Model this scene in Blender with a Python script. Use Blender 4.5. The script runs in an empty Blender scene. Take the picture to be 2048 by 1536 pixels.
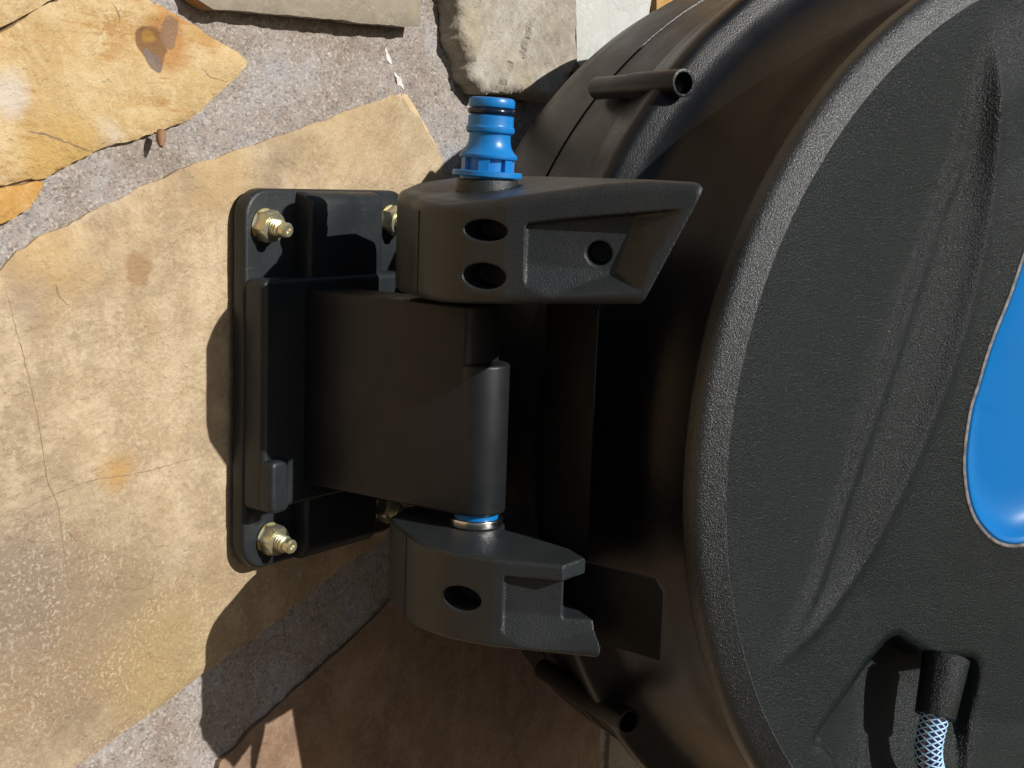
import bpy, bmesh, math, random
import numpy as np
from math import sin, cos, radians, pi, sqrt, hypot, atan2
from mathutils import Vector, Matrix, noise, geometry

random.seed(7)
S = bpy.context.scene
COL = S.collection
MM = 0.001

# ------------------------------------------------------------------ camera
YAW, PITCH, ROLL, FPX = radians(55.4), radians(8.6), radians(2.0), 2780.0
D = Vector((sin(YAW) * cos(PITCH), cos(YAW) * cos(PITCH), -sin(PITCH)))
R0 = Vector((cos(YAW), -sin(YAW), 0)); U0 = R0.cross(D)
CR = R0 * cos(ROLL) + U0 * sin(ROLL); CU = U0 * cos(ROLL) - R0 * sin(ROLL)
CAM = -(D + CR * (457 - 1024) / FPX - CU * (430 - 768) / FPX) * 610
cd = bpy.data.cameras.new("camera"); cam = bpy.data.objects.new("camera", cd); COL.objects.link(cam)
M = Matrix((CR, CU, -D)).transposed().to_4x4(); M.translation = CAM * MM
cam.matrix_world = M
cd.sensor_width = 36; cd.sensor_fit = 'HORIZONTAL'; cd.lens = 36 * FPX / 2048
cd.clip_start = 0.01; cd.clip_end = 500
S.camera = cam

# ------------------------------------------------------------------ sky and sun
SUN = Vector((0.08, -1.0, 0.505)).normalized()       # towards the sun
elev = math.asin(SUN.z); azim = atan2(SUN.x, SUN.y)
S.world = bpy.data.worlds.new("World"); S.world.use_nodes = True
wt = S.world.node_tree
sky = wt.nodes.new('ShaderNodeTexSky'); sky.sky_type = 'NISHITA'; sky.sun_disc = False
sky.sun_elevation = elev; sky.sun_rotation = azim
bg = wt.nodes['Background']; bg.inputs['Strength'].default_value = 0.05
wt.links.new(sky.outputs[0], bg.inputs[0])
sd = bpy.data.lights.new("sun", 'SUN'); sd.energy = 5.0; sd.angle = radians(0.5); sd.color = (1.0, 0.965, 0.91)
so = bpy.data.objects.new("sun", sd); COL.objects.link(so)
so.rotation_euler = SUN.to_track_quat('Z', 'Y').to_euler(); so.location = (0.5, -3, 2)
S.view_settings.view_transform = 'Standard'; S.view_settings.look = 'None'
S.view_settings.exposure = 0.0; S.view_settings.gamma = 1.0
S.render.engine = 'CYCLES'


def at(x, y, Y=0.0):
    """point of the plane y = Y (mm) behind a place of the photograph"""
    v = D + CR * (x - 1024) / FPX - CU * (y - 768) / FPX
    return CAM + v * ((Y - CAM.y) / v.y)


# ------------------------------------------------------------------ node helpers
class NT:
    def __init__(s, name):
        s.m = bpy.data.materials.new(name); s.m.use_nodes = True
        s.t = s.m.node_tree; s.b = s.t.nodes['Principled BSDF']
        s.co = s.t.nodes.new('ShaderNodeTexCoord').outputs['Object']
    def n(s, typ, **kw):
        nd = s.t.nodes.new(typ)
        for k, v in kw.items():
            if k.startswith('i_'): s.set(nd, k[2:], v)
            else: setattr(nd, k, v)
        return nd
    def set(s, nd, k, v):
        i = nd.inputs[int(k)] if k.isdigit() else nd.inputs[k.replace('_', ' ')]
        if hasattr(v, 'is_output') or isinstance(v, bpy.types.NodeSocket): s.t.links.new(v, i)
        else: i.default_value = v
    def noise(s, scale, detail=4, rough=.55, vec=None, dist=0.0):
        nd = s.n('ShaderNodeTexNoise', i_Scale=scale, i_Detail=detail, i_Roughness=rough, i_Distortion=dist)
        s.t.links.new(vec or s.co, nd.inputs['Vector']); return nd.outputs['Fac']
    def voro(s, scale, feature='F1', vec=None, out='Distance', rand=1.0):
        nd = s.n('ShaderNodeTexVoronoi', feature=feature, i_Scale=scale, i_Randomness=rand)
        s.t.links.new(vec or s.co, nd.inputs['Vector']); return nd.outputs[out]
    def math(s, op, a, b=0.0, c=0.0, clamp=False):
        nd = s.n('ShaderNodeMath', operation=op, use_clamp=clamp, i_0=a, i_1=b, i_2=c); return nd.outputs[0]
    def ramp(s, f, stops, interp='LINEAR'):
        nd = s.n('ShaderNodeValToRGB'); cr = nd.color_ramp; cr.interpolation = interp
        while len(cr.elements) < len(stops): cr.elements.new(.5)
        for e, (p, c) in zip(cr.elements, stops):
            e.position = p; e.color = (c, c, c, 1) if isinstance(c, (int, float)) else (*c, 1)
        s.t.links.new(f, nd.inputs[0]); return nd.outputs[0]
    def step(s, f, a, b):
        nd = s.n('ShaderNodeMapRange', i_0=f, i_1=a, i_2=b, i_3=0.0, i_4=1.0); return nd.outputs[0]
    def mix(s, f, a, b, mode='MIX'):
        nd = s.n('ShaderNodeMix', data_type='RGBA', blend_type=mode)
        for k, v in ((0, f), (6, a), (7, b)):
            if isinstance(v, bpy.types.NodeSocket): s.t.links.new(v, nd.inputs[k])
            elif k == 0: nd.inputs[0].default_value = v
            else: nd.inputs[k].default_value = (*v, 1)
        return nd.outputs[2]
    def scaled(s, v, loc=(0, 0, 0), rot=(0, 0, 0)):
        nd = s.n('ShaderNodeMapping'); nd.inputs['Scale'].default_value = v
        nd.inputs['Location'].default_value = loc; nd.inputs['Rotation'].default_value = rot
        s.t.links.new(s.co, nd.inputs['Vector']); return nd.outputs[0]
    def dist(s, p, vec=None):
        nd = s.n('ShaderNodeVectorMath', operation='DISTANCE'); s.t.links.new(vec or s.co, nd.inputs[0])
        nd.inputs[1].default_value = p; return nd.outputs['Value']
    def bump(s, hs):
        prev = None
        for h, strength, d in hs:
            nd = s.n('ShaderNodeBump', i_Height=h, i_Strength=strength, i_Distance=d)
            if prev: s.t.links.new(prev, nd.inputs['Normal'])
            prev = nd.outputs[0]
        s.t.links.new(prev, s.b.inputs['Normal'])
    def out(s, **kw):
        for k, v in kw.items():
            if k == 'Base_Color' and isinstance(v, tuple): v = (*v, 1)
            s.set(s.b, k, v)
        return s.m


def stone_mat(name, base, dark, light, orange=None, streak=None, spots=(), grain=.5, relief=.5, flecks=None, scale=1.0, mottle=.7):
    t = NT(name)
    wv = t.n('ShaderNodeTexNoise', i_Scale=55.0, i_Detail=4.0); t.t.links.new(t.co, wv.inputs['Vector'])
    wob = t.n('ShaderNodeVectorMath', operation='MULTIPLY_ADD')
    t.t.links.new(wv.outputs['Color'], wob.inputs[0]); wob.inputs[1].default_value = (.014,) * 3
    t.t.links.new(t.co, wob.inputs[2]); wo = wob.outputs[0]
    big = t.noise(11 * scale, 7, .62); mid = t.noise(48 * scale, 9, .72)
    c = t.mix(t.step(big, .38, .64), dark, base)
    c = t.mix(t.math('MULTIPLY', t.step(mid, .44, .62), mottle), c, light)
    if orange:
        o = t.math('MULTIPLY', t.step(t.noise(9 * scale, 7, .68, vec=t.scaled((1, 1, 1), (3.1, 1.7, .4))), .50, .66), .65)
        c = t.mix(o, c, orange)
    if streak:
        v = t.scaled((16, 10, 95), rot=(0, radians(streak[1]), 0))
        m = t.math('MULTIPLY', t.step(t.noise(1.0, 7, .66, vec=v), .49, .55), t.step(t.noise(13, 4, .6), .40, .52))
        c = t.mix(t.math('MULTIPLY', m, streak[2]), c, streak[0])
        v2 = t.scaled((20, 10, 160), (1, 2, 3), rot=(0, radians(streak[1] + 3), 0))
        c = t.mix(t.math('MULTIPLY', t.step(t.noise(1.0, 6, .6, vec=v2), .56, .66), .4), c, light)
    # pale and dark freckles of the sandy grain
    gate = t.step(t.noise(30, 4, .6), .40, .60)
    f1 = t.math('MULTIPLY', t.step(t.noise(300, 5, .7), .53, .57), gate)
    c = t.mix(t.math('MULTIPLY', f1, .55), c, light)
    f2 = t.step(t.noise(240, 5, .7), .56, .64)
    c = t.mix(t.math('MULTIPLY', f2, .5), c, dark)
    pt = t.math('MULTIPLY', t.step(t.noise(26, 8, .75, vec=t.scaled((1, 1, 1), (7, 3, 5))), .54, .58), .35)
    c = t.mix(pt, c, tuple(x * .82 for x in dark))
    f3 = t.step(t.noise(800, 3, .6), .60, .67)
    c = t.mix(t.math('MULTIPLY', f3, .30), c, tuple(x * .5 for x in dark))
    for (px, py, rad, bg_, fg_) in (flecks or ()):
        p = at(px, py) * MM + Vector((.007, .007, .007)); d = t.dist(p, wo)
        m = t.math('SUBTRACT', 1.0, t.step(d, rad * .35 * MM, rad * MM))
        c = t.mix(t.math('MULTIPLY', m, .75), c, bg_)
        fk = t.math('MULTIPLY', t.step(t.noise(560, 3, .6), .54, .59), t.step(t.math('ADD', m, t.math('MULTIPLY', t.noise(70, 4), .5)), .35, .8))
        c = t.mix(t.math('MULTIPLY', t.math('MULTIPLY', fk, t.step(t.noise(45, 5, .7), .36, .6)), .5), c, fg_)
    sh = []
    for (px, py, r0, r1, colr, f) in spots:
        p = at(px, py) * MM + Vector((.007, .007, .007)); d = t.dist(p, wo)
        c = t.mix(t.math('MULTIPLY', t.math('SUBTRACT', 1.0, t.step(d, r0 * MM, r1 * MM)), f), c, colr)
    fl = t.noise(17 * scale, 5, .58, vec=t.scaled((1, 1, 1), (2, 8, 1)))
    lay = t.math('ADD', t.step(fl, .45, .46), t.math('ADD', t.step(fl, .56, .57), t.step(fl, .63, .64)))
    c2 = t.mix(t.math('MULTIPLY', lay, .05), c, tuple(x * .75 for x in dark))
    t.bump([(lay, .35, .0007), (t.noise(95, 7, .7), relief, .0022), (t.noise(420, 5, .7), grain, .0009), (t.math('MULTIPLY', t.step(t.voro(150), .16, .05), t.step(t.noise(25, 3), .5, .6)), -.8, .0010)])
    c = c2
    return t.out(Base_Color=c, Roughness=.85, **{'Specular_IOR_Level': .22})


def mortar_mat():
    t = NT('mortar')
    c = t.ramp(t.noise(20, 7, .65), [(.34, (.27, .225, .185)), (.5, (.34, .30, .275)), (.66, (.355, .35, .37))])
    v = t.voro(820, out='Color'); sep = t.n('ShaderNodeSeparateColor'); t.t.links.new(v, sep.inputs[0])
    g = sep.outputs[0]
    c = t.mix(t.math('MULTIPLY', t.step(g, .75, .95), .6), c, (.52, .47, .40))
    c = t.mix(t.math('MULTIPLY', t.math('SUBTRACT', 1.0, t.step(g, .06, .20)), .5), c, (.14, .11, .10))
    c = t.mix(t.math('MULTIPLY', t.step(t.noise(60, 4), .58, .7), .35), c, (.30, .19, .14))
    c = t.mix(t.math('MULTIPLY', t.step(t.voro(240, out='Distance'), .12, .05), .8), c, (.62, .60, .56))
    t.bump([(t.noise(150, 6, .7), .8, .0025), (t.voro(800), .5, .0007), (t.noise(1500, 3, .7), .5, .0004)])
    return t.out(Base_Color=c, Roughness=.95, **{'Specular_IOR_Level': .2})


def plastic(name, col=(.021, .021, .022), rough=.42, grain=(1500, .25, .0002), dust=.35, wear=(.05, .048, .045), spec=.5):
    t = NT(name)
    c = t.mix(t.math('MULTIPLY', t.step(t.noise(35, 5, .65), .50, .78), dust), col, wear)
    for rot, off in ((25, 0), (-50, 3), (80, 7)):          # fine scuffs
        v = t.scaled((60, 60, 1500), (off, off, off), (radians(20), radians(rot), 0))
        k = t.math('MULTIPLY', t.step(t.noise(1.0, 3, .6, vec=v), .69, .74), t.step(t.noise(22, 3, vec=t.scaled((1, 1, 1), (off, 1, 2))), .48, .62))
        c = t.mix(t.math('MULTIPLY', k, dust * 1.1), c, tuple(x * 1.8 for x in wear))
    sm_ = t.step(t.noise(16, 6, .7, vec=t.scaled((1, 1, .5), (4, 4, 4))), .52, .70)
    c = t.mix(t.math('MULTIPLY', sm_, dust * .5), c, wear)
    sp = t.step(t.voro(170), .05, .02)
    gate = t.step(t.noise(30, 3), .50, .62)
    c = t.mix(t.math('MULTIPLY', t.math('MULTIPLY', sp, gate), dust), c, (.45, .42, .36))
    r = t.ramp(t.noise(60, 4, .6), [(.3, rough - .05), (.7, rough + .09)])
    t.bump([(t.noise(grain[0], 3, .6), grain[1], grain[2])])
    return t.out(Base_Color=c, Roughness=r, **{'Specular_IOR_Level': spec})


def grained(name, col, rough, scale, strength, dist, spec):
    t = NT(name)
    v = t.scaled((1, 1, 1))
    n1 = t.noise(scale, 3, .55, dist=.8); n2 = t.noise(scale * 2.3, 3, .6)
    c = t.mix(t.math('MULTIPLY', t.step(t.noise(12, 5, .65), .45, .75), .4), col, tuple(x * 1.9 for x in col))
    sp = t.step(t.voro(230), .05, .02); gate = t.step(t.noise(40, 3), .5, .6)
    c = t.mix(t.math('MULTIPLY', t.math('MULTIPLY', sp, gate), .8), c, (.5, .5, .5))
    t.bump([(n1, strength, dist), (n2, strength * .6, dist * .4)])
    return t.out(Base_Color=c, Roughness=rough, **{'Specular_IOR_Level': spec})


def zinc_mat(name='zinc_plating'):
    t = NT(name)
    f = t.noise(260, 3, .6, dist=1.0)
    c = t.ramp(f, [(.30, (.62, .30, .07)), (.42, (.78, .66, .30)), (.50, (.62, .66, .48)), (.58, (.72, .70, .55)), (.68, (.70, .42, .40)), (.78, (.70, .50, .18))])
    t.bump([(t.noise(1600, 3, .6), .25, .0002)])
    return t.out(Base_Color=c, Roughness=.33, Metallic=.85)


MAT = {}
MAT['arm'] = plastic('black_arm_plastic', (.019, .0235, .0265), .35, (1500, .8, .00035), .35, (.048, .047, .045), .38)
MAT['plate'] = plastic('black_plate_plastic', (.0130, .0170, .0205), .42, (900, .40, .0003), .5, (.045, .045, .042), .4)
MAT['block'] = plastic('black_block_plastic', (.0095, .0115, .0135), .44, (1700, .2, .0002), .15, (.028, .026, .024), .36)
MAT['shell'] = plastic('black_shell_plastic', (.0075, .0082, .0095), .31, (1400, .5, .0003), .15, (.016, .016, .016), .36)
MAT['panel'] = grained('grained_cover_plastic', (.0030, .0070, .0074), .35, 1250, .9, .0008, .36)
MAT['rim'] = grained('cover_rim_plastic', (.006, .009, .0105), .33, 1500, .8, .0005, .85)
MAT['web'] = plastic('shade_black_web', (.004, .0042, .0045), .6, (1500, .4, .0003), .1, (.01, .01, .01), .15)  # blacker than the other plastics, stands in for the shade beside the arm
MAT['zinc'] = zinc_mat()
t = NT('steel'); MAT['steel'] = t.out(Base_Color=(.62, .61, .60), Roughness=.22, Metallic=1.0)
t = NT('blue_plastic')
t.bump([(t.noise(500, 3), .08, .0003)])
MAT['blue'] = t.out(Base_Color=(.009, .18, .50), Roughness=.34, **{'Specular_IOR_Level': .45, 'Subsurface_Weight': .25, 'Subsurface_Radius': (.0004, .0012, .0025), 'Subsurface_Scale': 1.0})
t = NT('blue_handle_plastic')
t.bump([(t.noise(40, 3), .1, .0005)])
MAT['blue2'] = t.out(Base_Color=(.001, .135, .40), Roughness=.34, **{'Specular_IOR_Level': .35})
t = NT('rubber'); MAT['rubber'] = t.out(Base_Color=(.004, .012, .03), Roughness=.18)
t = NT('grey_rim'); 
MAT['grey'] = t.out(Base_Color=t.mix(t.step(t.noise(300, 4), .4, .62), (.24, .21, .20), (.10, .09, .09)), Roughness=.6)
t = NT('hose_core'); MAT['core'] = t.out(Base_Color=(.012, .012, .09), Roughness=.15, **{'Coat_Weight': .8})
t = NT('hose_thread'); MAT['thread'] = t.out(Base_Color=(.38, .62, .80), Roughness=.35, **{'Subsurface_Weight': .2, 'Subsurface_Radius': (.001, .001, .001)})
t = NT('paving')
MAT['ground'] = t.out(Base_Color=t.ramp(t.noise(3, 6, .6), [(.3, (.085, .06, .04)), (.7, (.12, .085, .055))]), Roughness=.9)
t = NT('crack_dirt'); MAT['crack'] = t.out(Base_Color=t.mix(t.noise(120, 3), (.15, .09, .05), (.32, .23, .14)), Roughness=1.0)
t = NT('shell_snail'); MAT['twig'] = t.out(Base_Color=t.mix(t.noise(300, 3), (.16, .07, .03), (.30, .17, .09)), Roughness=.7)
MAT['mortar'] = mortar_mat()


# ------------------------------------------------------------------ object helpers
def tag(o, label=None, cat=None, group=None, kind=None):
    if label: o['label'] = label
    if cat: o['category'] = cat
    if group: o['group'] = group
    if kind: o['kind'] = kind
    return o

def empty(name, loc, label, cat, group=None):
    o = bpy.data.objects.new(name, None); COL.objects.link(o); o.location = Vector(loc) * MM
    o.empty_display_size = .01
    return tag(o, label, cat, group)

def link(name, me, mat, parent=None, label=None):
    o = bpy.data.objects.new(name, me); COL.objects.link(o)
    if mat is not None: me.materials.append(mat)
    if parent is not None:
        o.parent = parent
        if parent.type == 'EMPTY': o.matrix_parent_inverse = Matrix.Translation(-parent.location)
    if label: o['label'] = label
    return o

def mesh(verts, faces, smooth=True, angle=35):
    me = bpy.data.meshes.new('mesh')
    me.from_pydata([tuple(Vector(v) * MM) for v in verts], [], faces)
    me.validate(); me.update()
    if smooth:
        me.shade_smooth()
        if angle: me.set_sharp_from_angle(angle=radians(angle))
    return me

def fixn(me, angle=None):
    bm = bmesh.new(); bm.from_mesh(me); bmesh.ops.recalc_face_normals(bm, faces=bm.faces); bm.to_mesh(me); bm.free()
    if angle: me.shade_smooth(); me.set_sharp_from_angle(angle=radians(angle))
    return me

def prism(poly, z0, z1, fz1=None, fz0=None):
    """closed prism over a plan polygon; z may depend on the plan position"""
    n = len(poly)
    v = [(x, y, fz0(x, y) if fz0 else z0) for x, y in poly] + [(x, y, fz1(x, y) if fz1 else z1) for x, y in poly]
    f = [tuple(range(n))[::-1], tuple(range(n, 2 * n))] + [(i, (i + 1) % n, n + (i + 1) % n, n + i) for i in range(n)]
    return fixn(mesh(v, f, False))

def smooth_poly(pts, k=6, closed=False):
    out = []
    n = len(pts)
    rng = range(n if closed else n - 1)
    for i in rng:
        g = lambda j: Vector(pts[j % n] if closed else pts[max(0, min(n - 1, j))])
        p0, p1, p2, p3 = g(i - 1), g(i), g(i + 1), g(i + 2)
        for s in range(k):
            u = s / k
            out.append(tuple(.5 * ((2 * p1) + (p2 - p0) * u + (2 * p0 - 5 * p1 + 4 * p2 - p3) * u * u + (3 * p1 - p0 - 3 * p2 + p3) * u ** 3)))
    if not closed: out.append(tuple(pts[-1]))
    return out

def arc(cx, cy, r, a0, a1, n):
    return [(cx + r * cos(radians(a0 + (a1 - a0) * i / n)), cy + r * sin(radians(a0 + (a1 - a0) * i / n))) for i in range(n + 1)]

def rrect(x0, x1, z0, z1, r, n=6):
    return arc(x1 - r, z1 - r, r, 0, 90, n) + arc(x0 + r, z1 - r, r, 90, 180, n) + arc(x0 + r, z0 + r, r, 180, 270, n) + arc(x1 - r, z0 + r, r, 270, 360, n)

def frame_prism(poly, origin, ax, ay, az, d0, d1):
    """prism over poly in the (ax, ay) plane, from d0 to d1 along az"""
    o, ax, ay, az = map(Vector, (origin, ax, ay, az)); n = len(poly)
    v = [o + ax * x + ay * y + az * d0 for x, y in poly] + [o + ax * x + ay * y + az * d1 for x, y in poly]
    f = [tuple(range(n))[::-1], tuple(range(n, 2 * n))] + [(i, (i + 1) % n, n + (i + 1) % n, n + i) for i in range(n)]
    return fixn(mesh(v, f, False))

def lathe(profile, origin, ax, seg=48, a0=0, a1=360, ref=None, angle=35, closed=False):
    """profile of (r, h) turned about axis ax through origin"""
    o, ax = Vector(origin), Vector(ax).normalized()
    e1 = (Vector(ref) if ref else (Vector((1, 0, 0)) if abs(ax.x) < .9 else Vector((0, 1, 0))))
    e1 = (e1 - ax * e1.dot(ax)).normalized(); e2 = ax.cross(e1)
    full = abs(a1 - a0) >= 360; m = seg if full else seg + 1; n = len(profile)
    v = []
    for i in range(m):
        a = radians(a0 + (a1 - a0) * i / seg)
        e = e1 * cos(a) + e2 * sin(a)
        v += [o + e * r + ax * h for r, h in profile]
    f = []
    for i in range(seg):
        j = (i + 1) % m
        for k in range(n if closed else n - 1):
            k2 = (k + 1) % n
            f.append((i * n + k, j * n + k, j * n + k2, i * n + k2))
    me = mesh(v, f, False)
    bm = bmesh.new(); bm.from_mesh(me); bmesh.ops.remove_doubles(bm, verts=bm.verts, dist=1e-6)
    bmesh.ops.recalc_face_normals(bm, faces=bm.faces); bm.to_mesh(me); bm.free()
    me.shade_smooth(); me.set_sharp_from_angle(angle=radians(angle))
    return me

def tube(pts, r, seg=16, caps=True):
    pts = [Vector(p) for p in pts]; v = []; f = []; n = len(pts)
    up = Vector((.31, .21, .93))
    for i, p in enumerate(pts):
        tg = (pts[min(i + 1, n - 1)] - pts[max(i - 1, 0)]).normalized()
        a = up.cross(tg).normalized(); up = tg.cross(a)
        rr = r(i / (n - 1)) if callable(r) else r
        v += [p + (a * cos(2 * pi * k / seg) + up * sin(2 * pi * k / seg)) * rr for k in range(seg)]
    for i in range(n - 1):
        for k in range(seg):
            k2 = (k + 1) % seg
            f.append((i * seg + k, i * seg + k2, (i + 1) * seg + k2, (i + 1) * seg + k))
    if caps: f += [tuple(range(seg))[::-1], tuple(range((n - 1) * seg, n * seg))]
    return fixn(mesh(v, f, True), 40)

def join(mes):
    bm = bmesh.new()
    for m in mes: bm.from_mesh(m)
    out = bpy.data.meshes.new('mesh'); bm.to_mesh(out); bm.free()
    return out

def carve(me, cutters=(), unions=(), bevel=1.0, seg=3, angle=38, sharp=40, pre_bevel=0):
    """boolean + bevel, returned as a plain mesh"""
    o = bpy.data.objects.new('tmp', me); COL.objects.link(o); tmp = [o]
    if pre_bevel:
        b = o.modifiers.new('b', 'BEVEL'); b.width = pre_bevel * MM; b.segments = seg; b.limit_method = 'ANGLE'; b.angle_limit = radians(angle)
    for op, lst in (('UNION', unions), ('DIFFERENCE', cutters)):
        for c in lst:
            k = bpy.data.objects.new('tmp', c); COL.objects.link(k); tmp.append(k)
            m = o.modifiers.new('x', 'BOOLEAN'); m.operation = op; m.object = k; m.solver = 'EXACT'
    if bevel:
        b = o.modifiers.new('b', 'BEVEL'); b.width = bevel * MM; b.segments = seg; b.limit_method = 'ANGLE'
        b.angle_limit = radians(angle); b.use_clamp_overlap = True; b.harden_normals = False
    dg = bpy.context.evaluated_depsgraph_get()
    out = bpy.data.meshes.new_from_object(o.evaluated_get(dg))
    for k in tmp: bpy.data.objects.remove(k)
    out.shade_smooth(); out.set_sharp_from_angle(angle=radians(sharp))
    out.materials.clear()
    return out


# ------------------------------------------------------------------ ground and wall
g = link('ground', mesh([(-8000, 1, -1150), (8000, 1, -1150), (8000, -12000, -1150), (-8000, -12000, -1150)], [(3, 2, 1, 0)], False), MAT['ground'])
tag(g, kind='structure', label='tan paving in front of the stone wall')

wall = empty('stone_wall', (100, 0, -1150), 'garden wall clad with irregular yellow and grey stones in grey mortar', 'wall')
SM = {
 'main': stone_mat('sandstone_tan', (.46, .345, .215), (.335, .255, .17), (.60, .485, .33), (.47, .305, .14), None,
    [(275, 535, 6, 8.5, (.34, .205, .105), .8), (235, 945, 3, 12, (.46, .27, .09), .8), (60, 590, 5, 14, (.30, .26, .24), .6), (700, 225, 14, 60, (.50, .355, .175), .4), (330, 560, 2, 8, (.36, .24, .13), .5), (440, 330, 10, 26, (.52, .36, .16), .5), (90, 520, 8, 30, (.50, .32, .12), .5)],
    flecks=[(170, 1290, 75, (.24, .175, .115), (.58, .50, .38)), (20, 1180, 40, (.23, .18, .135), (.56, .50, .40)), (330, 1330, 45, (.37, .27, .125), (.58, .49, .29)), (440, 1160, 22, (.34, .25, .14), (.60, .50, .35))], grain=.7, relief=.9, mottle=.8),
 'yellow': stone_mat('sandstone_yellow', (.60, .44, .225), (.50, .34, .155), (.66, .54, .33), None, ((.40, .215, .075), -24, .85),
    [(15, 190, 5, 12, (.60, .54, .47), .8), (215, 265, 3, 9, (.60, .53, .42), .7), (120, 330, 10, 26, (.48, .30, .09), .7), (330, 75, 9, 17, (.42, .21, .07), .85), (405, 75, 3, 10, (.44, .25, .09), .8), (298, 84, 8, 9, (.21, .11, .05), .95), (338, 62, 5, 5.8, (.25, .155, .10), .9), (300, 126, 4.2, 4.9, (.19, .145, .12), .95), (296, 70, 3, 4.4, (.36, .21, .05), .8)], grain=.7, relief=1.0, mottle=.6),
 'orange': stone_mat('sandstone_orange', (.52, .30, .09), (.40, .21, .06), (.60, .42, .20), (.50, .22, .05), None, grain=.4, relief=.6),
 'slate': stone_mat('slate_grey', (.30, .262, .20), (.25, .215, .165), (.34, .30, .235), None, ((.24, .20, .15), -4, .4),
    [(372, 2, 3, 9, (.44, .20, .05), .9), (800, 20, 4, 12, (.36, .30, .17), .6)], grain=.3, relief=.2, mottle=.4),
 'rough': stone_mat('limestone_grey', (.40, .365, .30), (.31, .27, .215), (.50, .465, .41), (.44, .36, .22), None, grain=.6, relief=1.0),
 'pale': stone_mat('limestone_pale', (.52, .53, .50), (.44, .45, .42), (.58, .59, .57), None, None, grain=.25, relief=.2, mottle=.4),
 'brown': stone_mat('sandstone_shade_brown', (.29, .195, .125), (.19, .125, .09), (.36, .25, .17), (.27, .155, .08), None, grain=.5, relief=.5),  # tan stone with its colour lowered to carry the reel's shadow
 'tan': stone_mat('sandstone_buff', (.60, .44, .27), (.52, .37, .22), (.64, .50, .33), None, None, grain=.5, relief=.4),
}

def resample(poly, step, jit, seed):
    out = []
    n = len(poly)
    for i in range(n):
        a, b = Vector(poly[i]), Vector(poly[(i + 1) % n]); L = (b - a).length
        k = max(1, int(L / step)); nr = Vector((-(b - a).y, (b - a).x)).normalized()
        for j in range(k):
            p = a + (b - a) * j / k
            d = noise.noise(Vector((p.x * .09, p.y * .09, seed))) * jit + noise.noise(Vector((p.x * .35, p.y * .35, seed + 5))) * jit * .45
            out.append(tuple(p + nr * d))
    return out

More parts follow.
